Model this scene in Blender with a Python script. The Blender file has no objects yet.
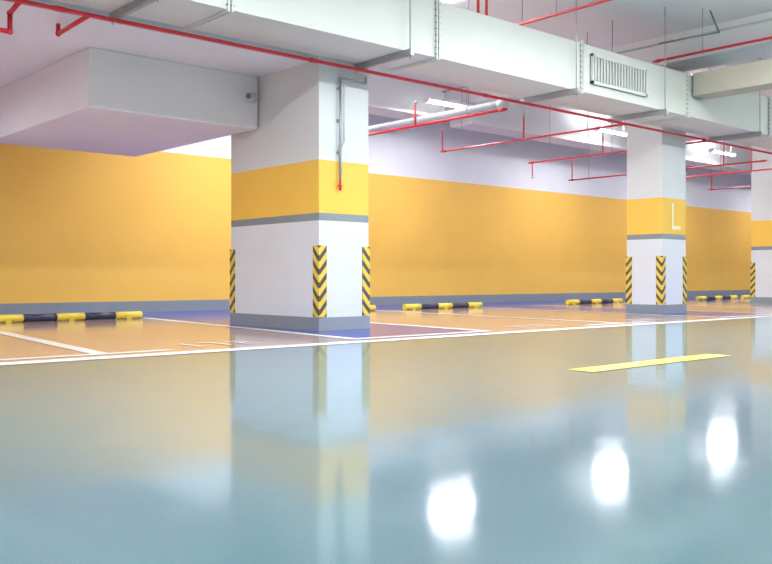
import bpy, bmesh, math
from mathutils import Vector, Matrix

scene = bpy.context.scene
try:
    scene.view_settings.view_transform = 'Standard'
    scene.view_settings.look = 'None'
except Exception as e:
    print(e)

# ---------------------------------------------------------------- helpers
def srgb(r, g, b):
    def f(c):
        c /= 255.0
        return c / 12.92 if c <= 0.04045 else ((c + 0.055) / 1.055) ** 2.4
    return (f(r), f(g), f(b), 1.0)

def mat_basic(name, col, rough=0.6, metal=0.0, var=0.06, scale=3.0, spec=0.5):
    m = bpy.data.materials.new(name); m.use_nodes = True
    nt = m.node_tree; b = nt.nodes['Principled BSDF']
    tc = nt.nodes.new('ShaderNodeTexCoord')
    n = nt.nodes.new('ShaderNodeTexNoise'); n.inputs['Scale'].default_value = scale
    n.inputs['Detail'].default_value = 4
    nt.links.new(tc.outputs['Object'], n.inputs['Vector'])
    mx = nt.nodes.new('ShaderNodeMix'); mx.data_type = 'RGBA'
    mx.inputs[6].default_value = tuple(c * (1 - var) for c in col[:3]) + (1,)
    mx.inputs[7].default_value = tuple(min(1, c * (1 + var)) for c in col[:3]) + (1,)
    nt.links.new(n.outputs['Fac'], mx.inputs[0])
    nt.links.new(mx.outputs[2], b.inputs['Base Color'])
    b.inputs['Roughness'].default_value = rough
    b.inputs['Metallic'].default_value = metal
    b.inputs['Specular IOR Level'].default_value = spec
    return m

def mat_epoxy(name, col, rough=0.1, var=0.07, rvar=0.02, wave=0.016, fleck=0.65):
    m = bpy.data.materials.new(name); m.use_nodes = True
    nt = m.node_tree; b = nt.nodes['Principled BSDF']
    g = nt.nodes.new('ShaderNodeNewGeometry')
    n = nt.nodes.new('ShaderNodeTexNoise'); n.inputs['Scale'].default_value = 0.9
    n.inputs['Detail'].default_value = 6; n.inputs['Roughness'].default_value = 0.6
    nt.links.new(g.outputs['Position'], n.inputs['Vector'])
    mx = nt.nodes.new('ShaderNodeMix'); mx.data_type = 'RGBA'
    mx.inputs[6].default_value = tuple(c * (1 - var) for c in col[:3]) + (1,)
    mx.inputs[7].default_value = tuple(min(1, c * (1 + var)) for c in col[:3]) + (1,)
    nt.links.new(n.outputs['Fac'], mx.inputs[0])
    # very fine mineral fleck in the resin
    nf = nt.nodes.new('ShaderNodeTexNoise'); nf.inputs['Scale'].default_value = 450.0
    nf.inputs['Detail'].default_value = 1
    nt.links.new(g.outputs['Position'], nf.inputs['Vector'])
    mf = nt.nodes.new('ShaderNodeMapRange')
    mf.inputs['From Min'].default_value = 0.3; mf.inputs['From Max'].default_value = 0.7
    mf.inputs['To Min'].default_value = 1 - fleck; mf.inputs['To Max'].default_value = 1 + fleck
    nt.links.new(nf.outputs['Fac'], mf.inputs['Value'])
    sc = nt.nodes.new('ShaderNodeVectorMath'); sc.operation = 'SCALE'
    nt.links.new(mx.outputs[2], sc.inputs[0]); nt.links.new(mf.outputs['Result'], sc.inputs['Scale'])
    nt.links.new(sc.outputs[0], b.inputs['Base Color'])
    n2 = nt.nodes.new('ShaderNodeTexNoise'); n2.inputs['Scale'].default_value = 2.2
    n2.inputs['Detail'].default_value = 8; n2.inputs['Roughness'].default_value = 0.7
    nt.links.new(g.outputs['Position'], n2.inputs['Vector'])
    mr = nt.nodes.new('ShaderNodeMapRange')
    mr.inputs['From Min'].default_value = 0.3; mr.inputs['From Max'].default_value = 0.7
    mr.inputs['To Min'].default_value = max(0.02, rough - rvar); mr.inputs['To Max'].default_value = rough + rvar
    nt.links.new(n2.outputs['Fac'], mr.inputs['Value'])
    nt.links.new(mr.outputs['Result'], b.inputs['Roughness'])
    n3 = nt.nodes.new('ShaderNodeTexNoise'); n3.inputs['Scale'].default_value = 5.5
    n3.inputs['Detail'].default_value = 5
    nt.links.new(g.outputs['Position'], n3.inputs['Vector'])
    s1 = nt.nodes.new('ShaderNodeVectorMath'); s1.operation = 'SUBTRACT'
    s1.inputs[1].default_value = (0.5, 0.5, 0.5)
    nt.links.new(n3.outputs['Color'], s1.inputs[0])
    s2 = nt.nodes.new('ShaderNodeVectorMath'); s2.operation = 'SCALE'; s2.inputs['Scale'].default_value = wave
    nt.links.new(s1.outputs[0], s2.inputs[0])
    s3 = nt.nodes.new('ShaderNodeVectorMath'); s3.operation = 'ADD'
    nt.links.new(s2.outputs[0], s3.inputs[0]); nt.links.new(g.outputs['Normal'], s3.inputs[1])
    s4 = nt.nodes.new('ShaderNodeVectorMath'); s4.operation = 'NORMALIZE'
    nt.links.new(s3.outputs[0], s4.inputs[0])
    nt.links.new(s4.outputs[0], b.inputs['Normal'])
    b.inputs['IOR'].default_value = 1.55
    return m

def mat_bands(name, stops, rough=0.55, var=0.04):
    m = bpy.data.materials.new(name); m.use_nodes = True
    nt = m.node_tree; b = nt.nodes['Principled BSDF']
    g = nt.nodes.new('ShaderNodeNewGeometry')
    sp = nt.nodes.new('ShaderNodeSeparateXYZ')
    nt.links.new(g.outputs['Position'], sp.inputs[0])
    dv = nt.nodes.new('ShaderNodeMath'); dv.operation = 'DIVIDE'; dv.inputs[1].default_value = 6.0
    nt.links.new(sp.outputs['Z'], dv.inputs[0])
    cr = nt.nodes.new('ShaderNodeValToRGB'); cr.color_ramp.interpolation = 'CONSTANT'
    el = cr.color_ramp.elements
    el[0].position = 0; el[0].color = stops[0][1]
    el[1].position = stops[1][0] / 6.0; el[1].color = stops[1][1]
    for z, c in stops[2:]:
        e = el.new(z / 6.0); e.color = c
    nt.links.new(dv.outputs[0], cr.inputs['Fac'])
    n = nt.nodes.new('ShaderNodeTexNoise'); n.inputs['Scale'].default_value = 1.3
    n.inputs['Detail'].default_value = 6
    nt.links.new(g.outputs['Position'], n.inputs['Vector'])
    mr = nt.nodes.new('ShaderNodeMapRange')
    mr.inputs['To Min'].default_value = 1 - var * 2; mr.inputs['To Max'].default_value = 1 + var
    nt.links.new(n.outputs['Fac'], mr.inputs['Value'])
    mul = nt.nodes.new('ShaderNodeVectorMath'); mul.operation = 'SCALE'
    nt.links.new(cr.outputs['Color'], mul.inputs[0])
    nt.links.new(mr.outputs['Result'], mul.inputs['Scale'])
    nt.links.new(mul.outputs[0], b.inputs['Base Color'])
    b.inputs['Roughness'].default_value = rough
    b.inputs['Specular IOR Level'].default_value = 0.3
    return m

def mat_emit(name, col, s):
    m = bpy.data.materials.new(name); m.use_nodes = True
    b = m.node_tree.nodes['Principled BSDF']
    b.inputs['Base Color'].default_value = (0.9, 0.9, 0.9, 1)
    b.inputs['Emission Color'].default_value = col
    b.inputs['Emission Strength'].default_value = s
    return m

def mat_chevron():
    m = bpy.data.materials.new('chevron_yellow_black'); m.use_nodes = True
    nt = m.node_tree; b = nt.nodes['Principled BSDF']
    tc = nt.nodes.new('ShaderNodeTexCoord'); sp = nt.nodes.new('ShaderNodeSeparateXYZ')
    nt.links.new(tc.outputs['Object'], sp.inputs[0])
    def M(op, a, bb):
        k = nt.nodes.new('ShaderNodeMath'); k.operation = op
        for i, v in enumerate((a, bb)):
            if v is None: continue
            if isinstance(v, (int, float)): k.inputs[i].default_value = v
            else: nt.links.new(v, k.inputs[i])
        return k.outputs[0]
    d = M('ADD', M('ABSOLUTE', sp.outputs['X'], None), M('ABSOLUTE', sp.outputs['Y'], None))
    t = M('FRACT', M('ADD', M('MULTIPLY', sp.outputs['Z'], 6.0), M('MULTIPLY', d, -7.0)), None)
    s = M('GREATER_THAN', t, 0.45)
    mx = nt.nodes.new('ShaderNodeMix'); mx.data_type = 'RGBA'
    mx.inputs[6].default_value = srgb(70, 68, 66); mx.inputs[7].default_value = srgb(222, 192, 75)
    nt.links.new(s, mx.inputs[0]); nt.links.new(mx.outputs[2], b.inputs['Base Color'])
    b.inputs['Roughness'].default_value = 0.5
    return m

def link(o, parent=None):
    scene.collection.objects.link(o)
    if parent: o.parent = parent
    return o

def empty(name, loc=(0, 0, 0)):
    e = bpy.data.objects.new(name, None); e.location = loc
    e.empty_display_size = 0.2
    return link(e)

def bm_box(bm, lo, hi, mi=0):
    x0, y0, z0 = lo; x1, y1, z1 = hi
    vs = [bm.verts.new(p) for p in [(x0,y0,z0),(x1,y0,z0),(x1,y1,z0),(x0,y1,z0),(x0,y0,z1),(x1,y0,z1),(x1,y1,z1),(x0,y1,z1)]]
    for f in [(0,3,2,1),(4,5,6,7),(0,1,5,4),(1,2,6,5),(2,3,7,6),(3,0,4,7)]:
        fc = bm.faces.new([vs[i] for i in f]); fc.material_index = mi

def bm_cyl(bm, p, q, r, mi=0, seg=14, smooth=True):
    p = Vector(p); q = Vector(q); d = q - p
    rot = d.to_track_quat('Z', 'Y').to_matrix().to_4x4()
    mtx = Matrix.Translation((p + q) / 2) @ rot
    ret = bmesh.ops.create_cone(bm, cap_ends=True, segments=seg, radius1=r, radius2=r, depth=d.length, matrix=mtx)
    fs = set()
    for v in ret['verts']:
        for f in v.link_faces: fs.add(f)
    for f in fs:
        f.material_index = mi
        if len(f.verts) == 4: f.smooth = smooth

def bm_sph(bm, c, r, mi=0):
    ret = bmesh.ops.create_uvsphere(bm, u_segments=12, v_segments=8, radius=r, matrix=Matrix.Translation(c))
    for v in ret['verts']:
        for f in v.link_faces: f.material_index = mi; f.smooth = True

def finish(bm, name, mats, parent=None, loc=None, bevel=0):
    me = bpy.data.meshes.new(name); bm.to_mesh(me); bm.free()
    for m in mats: me.materials.append(m)
    o = bpy.data.objects.new(name, me); link(o, parent)
    if loc: o.location = loc
    if bevel:
        b = o.modifiers.new('bevel', 'BEVEL'); b.width = bevel; b.segments = 2; b.limit_method = 'ANGLE'
    return o

def box(name, lo, hi, mat, parent=None, bevel=0):
    bm = bmesh.new()
    c = [(a + b) / 2 for a, b in zip(lo, hi)]
    bm_box(bm, [a - k for a, k in zip(lo, c)], [a - k for a, k in zip(hi, c)])
    return finish(bm, name, [mat], parent, c, bevel)

# ---------------------------------------------------------------- materials
ORANGE = srgb(240, 190, 88)
GREY = srgb(132, 140, 147)
m_wall = mat_bands('painted_wall', [(0, GREY), (0.2, ORANGE), (3.08, srgb(224, 226, 234))])
m_col = mat_bands('painted_column', [(0, GREY), (0.16, srgb(214, 219, 226)), (1.34, GREY), (1.45, srgb(240, 194, 84)), (2.10, srgb(216, 220, 222))], 0.5)
m_ceil = mat_basic('ceiling_paint', srgb(224, 226, 226), 0.8, var=0.04, scale=1.0)
m_beam = mat_basic('beam_paint', srgb(220, 223, 225), 0.7, var=0.04, scale=1.0)
m_soff = mat_basic('plaster_box_paint', srgb(226, 227, 232), 0.7, var=0.04, scale=1.0)
m_floor = mat_epoxy('epoxy_floor_teal', srgb(98, 129, 138), 0.095)
m_bay = mat_epoxy('epoxy_bay_terracotta', srgb(190, 158, 148), 0.10, wave=0.006, fleck=0.2)
m_blue = mat_epoxy('epoxy_blue', srgb(30, 56, 175), 0.12, wave=0.006, fleck=0.2)
m_line = mat_epoxy('line_paint_white', srgb(235, 235, 235), 0.25, fleck=0.0)
m_yline = mat_epoxy('line_paint_yellow', srgb(245, 215, 95), 0.25, fleck=0.0)
m_letter = mat_basic('letter_paint', srgb(240, 226, 190), 0.5)
m_duct = mat_basic('duct_sheet', srgb(212, 214, 208), 0.5, 0.0, var=0.06, scale=1.5)
m_gal = mat_basic('galvanised_steel', srgb(165, 170, 172), 0.4, 0.6, scale=6)
m_dark = mat_basic('dark_slot', srgb(95, 98, 102), 0.6)
m_red = mat_basic('red_pipe_paint', srgb(210, 45, 58), 0.4)
m_gpipe = mat_basic('grey_pipe_paint', srgb(195, 200, 204), 0.4)
m_yel = mat_basic('rubber_yellow', srgb(230, 208, 70), 0.4)
m_blk = mat_basic('rubber_black', srgb(45, 50, 80), 0.4)
m_chev = mat_chevron()
m_fix = mat_basic('fixture_white', srgb(235, 235, 235), 0.4)
m_tube = mat_emit('tube_glow', (0.95, 0.98, 1, 1), 14)
m_beige = mat_basic('beige_duct', srgb(182, 178, 162), 0.6)
m_skirt = mat_basic('baseboard_grey', GREY, 0.5)

# ---------------------------------------------------------------- camera
h = 0.65
F = 886.0
th = math.atan(999 / F)
cam_d = bpy.data.cameras.new('camera')
cam = link(bpy.data.objects.new('camera', cam_d))
cam.location = (0, 0, h)
cam.rotation_euler = (math.radians(90), 0, th - math.radians(90))
cam_d.sensor_width = 36; cam_d.lens = 36 * F / 772
cam_d.shift_y = -4 / 772
cam_d.clip_end = 200
scene.camera = cam

# ---------------------------------------------------------------- shell
X0, X1, Y0, YW, ZC = -9.0, 46.0, -7.0, 15.7, 5.0
ZT = ZC - 0.004
box('floor', (X0, Y0, -0.2), (X1, YW, 0), m_floor)
box('ceiling', (X0, Y0, ZC), (X1, YW, ZC + 0.2), m_ceil)
box('wall_back', (X0, YW, -0.2), (X1, YW + 0.2, ZC + 0.2), m_wall)
box('wall_left', (X0 - 0.2, Y0, -0.2), (X0, YW, ZC + 0.2), m_wall)
box('wall_right', (X1, Y0, -0.2), (X1 + 0.2, YW, ZC + 0.2), m_wall)
box('wall_front', (X0, Y0 - 0.2, -0.2), (X1, Y0, ZC + 0.2), m_wall)
box('baseboard_back', (X0, YW - 0.02, 0), (X1, YW, 0.2), m_skirt)

for i, x in enumerate((14.3, 22.1, 29.9, 37.7)):
    box('ceiling_beam', (x, Y0, 4.5), (x + 0.85, YW, ZC), m_beam)
box('ceiling_beam', (7.45, 14.1, 4.25), (14.28, 14.8, ZC), m_beam)
for x in (15.17, 22.97, 30.77):
    box('ceiling_beam', (x, 14.1, 4.25), (x + 6.9, 14.8, ZC), m_beam)
box('ceiling_soffit', (X0, 8.9, 3.34), (7.4, 13.6, ZC), m_soff)
box('ceiling_bulkhead', (4.25, 10.0, 2.64), (6.58, 13.6, 3.34), m_soff, bevel=0.01)

# ---------------------------------------------------------------- floor paint
SL = 0.10
def sx(x, y): return x + SL * (y - 7.3)
def quad(bm, pts, z, mi=0):
    f = bm.faces.new([bm.verts.new((p[0], p[1], z)) for p in pts]); f.material_index = mi
def strip_x(bm, xa, xb, ya, yb, z): quad(bm, [(xa, ya), (xb, ya), (xb, yb), (xa, yb)], z)
def strip_y(bm, x, w, ya, yb, z):
    quad(bm, [(sx(x, ya) - w/2, ya), (sx(x, ya) + w/2, ya), (sx(x, yb) + w/2, yb), (sx(x, yb) - w/2, yb)], z)

bm = bmesh.new()
quad(bm, [(X0, 7.0), (X1, 7.0), (X1, YW - 0.02), (X0, YW - 0.02)], 0.001)
finish(bm, 'floor_bay_paint', [m_bay])
bm = bmesh.new()
for x in (-1.75, 6.0, 13.8, 21.6, 29.4, 37.2):
    x2 = x + 2.1
    quad(bm, [(sx(x, 7.04), 7.04), (sx(x2, 7.04), 7.04), (sx(x2, 13.4), 13.4), (sx(x, 13.4), 13.4)], 0.002)
quad(bm, [(X0, 13.4), (X1, 13.4), (X1, YW - 0.02), (X0, YW - 0.02)], 0.002)
finish(bm, 'floor_blue_paint', [m_blue])
bm = bmesh.new()
strip_x(bm, X0, X1, 6.80, 7.04, 0.003)
for x in (-1.75, 6.0, 13.8, 21.6, 29.4, 37.2):
    strip_x(bm, x - 0.05, x + 2.15, 7.20, 7.34, 0.0035)
    for k in (0, 2.1): strip_y(bm, x + k, 0.15, 7.3, 13.4, 0.004)
    strip_y(bm, x + 2.1 + 2.85, 0.15, 7.3, 13.4, 0.004)
    strip_x(bm, x + 2.1 + 2.0, x + 2.1 + 3.5, 7.20, 7.32, 0.0035)
finish(bm, 'floor_line_marking', [m_line])
bm = bmesh.new()
for x in (-2.9, 5.12, 13.1, 21.1, 29.1):
    strip_x(bm, x, x + 1.95, 3.62, 3.84, 0.003)
finish(bm, 'floor_lane_dash', [m_yline])
SEG = {'1': 'bc', '2': 'abged', '7': 'abc', '0': 'abcdef', '3': 'abgcd', '4': 'fgbc', '5': 'afgcd'}
def digit(bm, ch, x, y, w=0.18, hh=0.42, t=0.06, z=0.0045):
    R = {'a': (0, hh - t, w, hh), 'g': (0, hh/2 - t/2, w, hh/2 + t/2), 'd': (0, 0, w, t),
         'f': (0, hh/2, t, hh), 'b': (w - t, hh/2, w, hh), 'e': (0, 0, t, hh/2), 'c': (w - t, 0, w, hh/2)}
    for k, s in enumerate(SEG[ch]):
        a = R[s]; strip_x(bm, x + a[0], x + a[2], y + a[1], y + a[3], z + 0.0002 * k)
bm = bmesh.new()
for i, (x, txt) in enumerate([(4.1, '172'), (1.0, '171'), (8.9, '173'), (11.6, '174'), (16.7, '175'), (19.4, '170')]):
    for k, ch in enumerate(txt): digit(bm, ch, x + k * 0.32, 7.42)
finish(bm, 'floor_bay_number', [m_line])

# ---------------------------------------------------------------- columns
def guard(parent, cx, cy, dx, dy):
    w, t = 0.11, 0.012
    bm = bmesh.new()
    def bx(xa, xb, ya, yb):
        bm_box(bm, (min(xa, xb), min(ya, yb), 0), (max(xa, xb), max(ya, yb), 0.88))
    bx(-dx * t, dx * w, -dy * t, 0)
    bx(-dx * t, 0, 0, dy * w)
    finish(bm, 'corner_guard', [m_chev], parent, (cx, cy, 0.17))

def column(x, y, wx, wy, top=ZC):
    e = empty('concrete_column')
    box('shaft', (x, y, 0), (x + wx, y + wy, top), m_col, e, bevel=0.008)
    bm = bmesh.new()
    t = 0.012
    bm_box(bm, (x - t, y - t, 0), (x + wx + t, y, 0.16)); bm_box(bm, (x - t, y + wy, 0), (x + wx + t, y + wy + t, 0.16))
    bm_box(bm, (x - t, y, 0), (x, y + wy, 0.16)); bm_box(bm, (x + wx, y, 0), (x + wx + t, y + wy, 0.16))
    finish(bm, 'skirting', [m_skirt], e)
    for (cx, dx) in ((x, 1), (x + wx, -1)):
        for (cy, dy) in ((y, 1), (y + wy, -1)):
            guard(e, cx, cy, dx, dy)
    return e
c1 = column(6.60, 8.68, 0.80, 2.03)
c2 = column(14.35, 8.67, 0.83, 0.73, 4.5)
c3 = column(22.05, 8.67, 0.80, 2.10, 4.5)
c4 = column(29.95, 8.67, 0.80, 0.73, 4.5)
c5 = column(37.75, 8.67, 0.80, 2.05, 4.5)
c0 = column(-1.2, 8.68, 0.80, 0.73, 3.34 + 0.01)
bm = bmesh.new()
lx, ly = 14.67, 8.662
bm_box(bm, (lx, ly - 0.003, 1.54), (lx + 0.065, ly, 2.02)); bm_box(bm, (lx + 0.065, ly - 0.003, 1.54), (lx + 0.30, ly, 1.605))
finish(bm, 'letter_l', [m_letter], c2)

# ---------------------------------------------------------------- wheel stops
def stop(x, y):
    bm = bmesh.new(); n = 5; L = 2.3 / n; r = 0.058
    for i in range(n):
        bm_cyl(bm, (-1.15 + i * L, 0, r), (-1.15 + (i + 1) * L, 0, r), r, i % 2, 16)
    for i in (0.5, 2.5, 4.5):
        bm_box(bm, (-1.15 + i * L - 0.04, -0.06, 0), (-1.15 + i * L + 0.04, 0.06, 0.03), 0)
    for i in (1, 2, 3, 4):
        bm_cyl(bm, (-1.15 + i * L - 0.015, 0, r), (-1.15 + i * L + 0.015, 0, r), r + 0.003, 1, 16)
    finish(bm, 'wheel_stop', [m_yel, m_blk], None, (x, y, 0.004))
for x in (-5.8, -2.9, 2.3, 5.32, 10.25, 13.35, 18.75, 21.6, 24.9, 27.6, 34, 37):
    stop(x, 13.2)

# ---------------------------------------------------------------- main duct
duct = empty('air_duct')
DY0, DY1, DZ0, DZ1 = 7.74, 8.62, 3.36, 4.06
box('duct_body', (X0, DY0, DZ0), (X1, DY1, DZ1), m_duct, duct)
bm = bmesh.new()
xs = [-7.05 + 2.95 * i for i in range(18)]
for x in xs:
    for s in (-0.03, 0.012):
        t = 0.03
        bm_box(bm, (x + s, DY0 - t, DZ0 - t), (x + s + 0.02, DY1 + t, DZ1 + t))
    for k in range(9):
        z = DZ0 + 0.04 + k * (DZ1 - DZ0 - 0.08) / 8
        bm_cyl(bm, (x - 0.045, DY0 - 0.018, z), (x + 0.045, DY0 - 0.018, z), 0.008, 1, 6)
finish(bm, 'flanges', [m_duct, m_dark], duct)
bm = bmesh.new()
for x in (-5.8, -2.5, 0.7, 3.9, 7.15, 10.4, 12.75, 16.0, 19.2, 22.4, 25.6, 28.8, 32):
    bm_box(bm, (x, DY0 - 0.12, DZ0 - 0.08), (x + 0.05, DY1 + 0.05, DZ0 - 0.035))
    bm_box(bm, (x, DY0 - 0.12, DZ0 - 0.035), (x + 0.012, DY1 + 0.05, DZ0))
    bm_cyl(bm, (x + 0.025, DY0 - 0.08, DZ0 - 0.12), (x + 0.025, DY0 - 0.08, ZT), 0.008, 0, 8)
    bm_cyl(bm, (x + 0.025, DY1 + 0.03, DZ0 - 0.12), (x + 0.025, DY1 + 0.03, ZT if x > 7.5 else DZ0), 0.008, 0, 8)
finish(bm, 'trapeze_hangers', [m_gal], duct)
bm = bmesh.new()
gx0, gx1, gz0, gz1 = 10.86, 12.32, 3.50, 3.94
bm_box(bm, (gx0, DY0 - 0.015, gz0), (gx1, DY0 - 0.001, gz1), 1)
for a, b_ in (((gx0, gz0), (gx1, gz0 + 0.04)), ((gx0, gz1 - 0.04), (gx1, gz1)), ((gx0, gz0), (gx0 + 0.04, gz1)), ((gx1 - 0.04, gz0), (gx1, gz1))):
    bm_box(bm, (a[0], DY0 - 0.05, a[1]), (b_[0], DY0 - 0.016, b_[1]), 0)
n = 18
for i in range(n):
    x = gx0 + 0.05 + (gx1 - gx0 - 0.1) * (i + 0.5) / n
    bm_box(bm, (x - 0.016, DY0 - 0.045, gz0 + 0.03), (x + 0.016, DY0 - 0.016, gz1 - 0.03), 0)
finish(bm, 'air_grille', [m_duct, m_dark], duct)
bm = bmesh.new()
bm_box(bm, (13.70, 1.0, 3.70), (14.15, DY0 - 0.05, 4.08))
for y in (5.0, 3.1): bm_box(bm, (13.68, y, 3.68), (14.17, y + 0.03, 4.10))
for y in (6.2, 3.5):
    for x in (13.67, 14.19): bm_cyl(bm, (x, y, 3.66), (x, y, ZT), 0.008, 0, 8)
    bm_box(bm, (13.64, y - 0.02, 3.655), (14.22, y + 0.02, 3.68))
finish(bm, 'branch_duct', [m_beige])

# ---------------------------------------------------------------- pipes
def pipe(name, pts, r, mat, hang=None, couple=True):
    bm = bmesh.new()
    for a, b in zip(pts[:-1], pts[1:]):
        bm_cyl(bm, a, b, r)
    for p in pts[1:-1]: bm_sph(bm, p, r * 1.25)
    if couple:
        for a, b in zip(pts[:-1], pts[1:]):
            a, b = Vector(a), Vector(b); L = (b - a).length; d = (b - a) / L
            k = max(1, int(L / 3.0))
            for i in range(k + 1):
                if L < 0.5: break
                c = a + d * min(max(0.1, L * i / k), L - 0.1)
                bm_cyl(bm, c - d * 0.05, c + d * 0.05, r * 1.3)
    if hang:
        for (x, y, z) in hang:
            bm_cyl(bm, (x, y, z), (x, y, ZT), 0.007, 1, 6)
            bm_cyl(bm, (x - 0.012, y, z), (x + 0.012, y, z), r * 1.4, 1, 12)
    return finish(bm, name, [mat, m_gal])

pipe('sprinkler_pipe', [(-8.9, 8.50, 3.25), (40, 8.50, 3.25)], 0.021, m_red)
def branch(x, ya, yb, z, drops=(), r=0.018):
    o = pipe('sprinkler_pipe', [(x, ya, z), (x, yb, z)], r, m_red, [(x, ya + 0.8, z), (x, (ya + yb) / 2, z), (x, yb - 0.6, z)])
    for y, dz in drops:
        bm = bmesh.new(); sg = 1 if dz > 0 else -1
        bm_cyl(bm, (x, y, z), (x, y, z + dz), r * 0.8); bm_cyl(bm, (x, y, z + dz), (x, y, z + dz + 0.06 * sg), r * 0.5, 1)
        bm_cyl(bm, (x, y, z + dz + 0.03 * sg), (x, y, z + dz + 0.036 * sg), r * 2.2, 1)
        s = finish(bm, 'sprinkler_head', [m_red, m_gal]); s.parent = o
branch(9.95, 8.55, 15.5, 3.13, [(10.5, 0.35)], 0.022)
branch(13.05, 8.55, 13.0, 3.27, [(12.95, 0.42), (10.8, 0.42)])
branch(15.9, 8.55, 13.0, 3.28, [(12.9, -0.3), (11.0, 0.4)])
branch(18.2, 8.55, 13.6, 3.1, [(13.5, 0.5), (11.2, 0.5), (9.5, 0.5)])
branch(20.5, 8.55, 13.0, 3.2, [(12.9, 0.5), (10.0, 0.5)])
branch(24.0, 8.55, 13.0, 3.2, [(12.9, 0.5), (10.0, 0.5)])
pipe('sprinkler_pipe', [(9.76, 1.0, 4.25), (9.76, 8.9, 4.25)], 0.022, m_red, [(9.76, 5, 4.25), (9.76, 7.5, 4.25)])
pipe('sprinkler_pipe', [(13.3, 0.0, 4.3), (13.3, 8.2, 4.3)], 0.022, m_red, [(13.3, 5, 4.3), (13.3, 7.3, 4.3)])
pipe('sprinkler_pipe', [(8.95, 8.2, 4.12), (8.95, 8.2, ZT)], 0.02, m_red)
pipe('sprinkler_pipe', [(9.12, 8.2, 4.12), (9.12, 8.2, ZT)], 0.02, m_red)
pipe('sprinkler_pipe', [(3.62, 8.5, 3.25), (3.62, 9.3, 3.23), (3.62, 9.3, 3.33)], 0.024, m_red, couple=False)
pipe('sprinkler_pipe', [(2.95, 8.5, 3.25), (2.95, 8.78, 3.20), (2.95, 8.78, 3.02), (2.5, 8.78, 3.02)], 0.024, m_red, couple=False)
pipe('drain_pipe', [(10.15, 8.72, 3.27), (10.15, 15.6, 3.27)], 0.055, m_gpipe, [(10.15, 9.5, 3.27), (10.15, 12.5, 3.27)])
pipe('conduit_pipe', [(10.9, 8.75, 3.5), (10.9, 15.6, 3.5)], 0.03, m_gal)
pipe('conduit_pipe', [(12.7, 1.0, 4.4), (12.7, 12.6, 4.4)], 0.018, m_gal)
pipe('conduit_pipe', [(11.5, 6.2, 4.35), (12.5, 6.6, 4.32), (12.5, 7.6, 4.35)], 0.012, m_dark, couple=False)
cp = pipe('column_conduit', [(7.32, 8.64, 3.22), (7.32, 8.64, 3.14), (6.90, 8.64, 3.14), (6.90, 8.64, 1.86)], 0.014, m_gal, couple=False)
pipe('column_conduit', [(6.97, 8.65, 3.08), (6.97, 8.65, 2.35), (6.925, 8.65, 2.28), (6.925, 8.65, 1.95)], 0.009, m_gpipe, couple=False)
bm = bmesh.new()
bm_cyl(bm, (6.90, 8.64, 1.74), (6.90, 8.64, 1.86), 0.016, 0); bm_cyl(bm, (6.87, 8.64, 1.80), (6.93, 8.64, 1.80), 0.012, 0)
for z in (3.0, 2.6, 2.2): bm_box(bm, (6.87, 8.655, z), (6.93, 8.68, z + 0.03), 1)
finish(bm, 'test_valve', [m_red, m_gal], cp)
bm = bmesh.new()
bm_box(bm, (6.42, 9.90, 2.98), (6.52, 9.99, 3.10), 0); bm_cyl(bm, (6.47, 9.93, 3.04), (6.27, 9.74, 3.0), 0.045, 0); bm_cyl(bm, (6.27, 9.74, 3.0), (6.255, 9.727, 2.998), 0.035, 1)
finish(bm, 'security_camera', [m_gpipe, m_dark])

# ---------------------------------------------------------------- lights
def fixture(x, y, z, power, up=0.35, col=(0.93, 0.97, 1.0), top=ZC):
    e = empty('fluorescent_light', (x, y, z))
    bm = bmesh.new()
    bm_box(bm, (-0.68, -0.09, 0.03), (0.68, 0.09, 0.09), 0)
    bm_box(bm, (-0.70, -0.08, -0.03), (-0.67, 0.08, 0.06), 0); bm_box(bm, (0.67, -0.08, -0.03), (0.70, 0.08, 0.06), 0)
    for yy in (-0.045, 0.045): bm_cyl(bm, (-0.67, yy, 0), (0.67, yy, 0), 0.018, 1, 10)
    if top - z > 0.15:
        for xx in (-0.5, 0.5): bm_cyl(bm, (xx, 0, 0.09), (xx, 0, top - z - 0.004), 0.008, 0, 6)
    finish(bm, 'housing', [m_fix, m_tube], e)
    for nm, zz, rot, p in (('lamp_down', -0.05, 0, power), ('lamp_up', 0.12, math.pi, power * up)):
        if p <= 0: continue
        l = bpy.data.lights.new(nm, 'AREA'); l.shape = 'RECTANGLE'; l.size = 1.35; l.size_y = 0.2
        l.energy = p; l.color = col
        o = link(bpy.data.objects.new(nm, l), e); o.location = (0, 0, zz); o.rotation_euler = (rot, 0, 0)

P = 165
fixture(9.3, 13.4, 4.45, P, 0.3, (0.95, 0.97, 1.0))
fixture(13.7, 13.4, 4.38, P * 0.75, 0, (0.95, 0.97, 1.0), top=4.5)
for x in (19.8, 25.6, 32.5, 41):
    fixture(x, 13.4, 4.45, P * 0.7, 0.25, (0.95, 0.97, 1.0))
for x in (-6, -2.5, 1.2):  # unseen fixtures added under the soffit to light the back wall's left part
    fixture(x, 12.6, 3.24, P * 0.7, 0, top=3.34)
for x in (-6, -1, 4, 8.6, 11.6, 19, 26, 33, 40):  # out-of-view lane row, added for the main soft light and bounce
    fixture(x, 4.6, 4.4, P * 1.35, 0.6)
for x in (-4, 4, 12, 20, 28):  # another unseen row, added to raise the overall soft light
    fixture(x, -2.5, 4.4, P * 1.5, 0.5)
fixture(9.2, 9.6, 4.75, P * 0.4, 0.5)
fixture(18.4, 10.2, 4.6, P * 0.35, 0.4)
fixture(26.0, 10.2, 4.6, P * 0.35, 0.4)

w = bpy.data.worlds.new('world'); scene.world = w; w.use_nodes = True
w.node_tree.nodes['Background'].inputs[0].default_value = (0.9, 0.93, 1, 1)
w.node_tree.nodes['Background'].inputs[1].default_value = 0.3
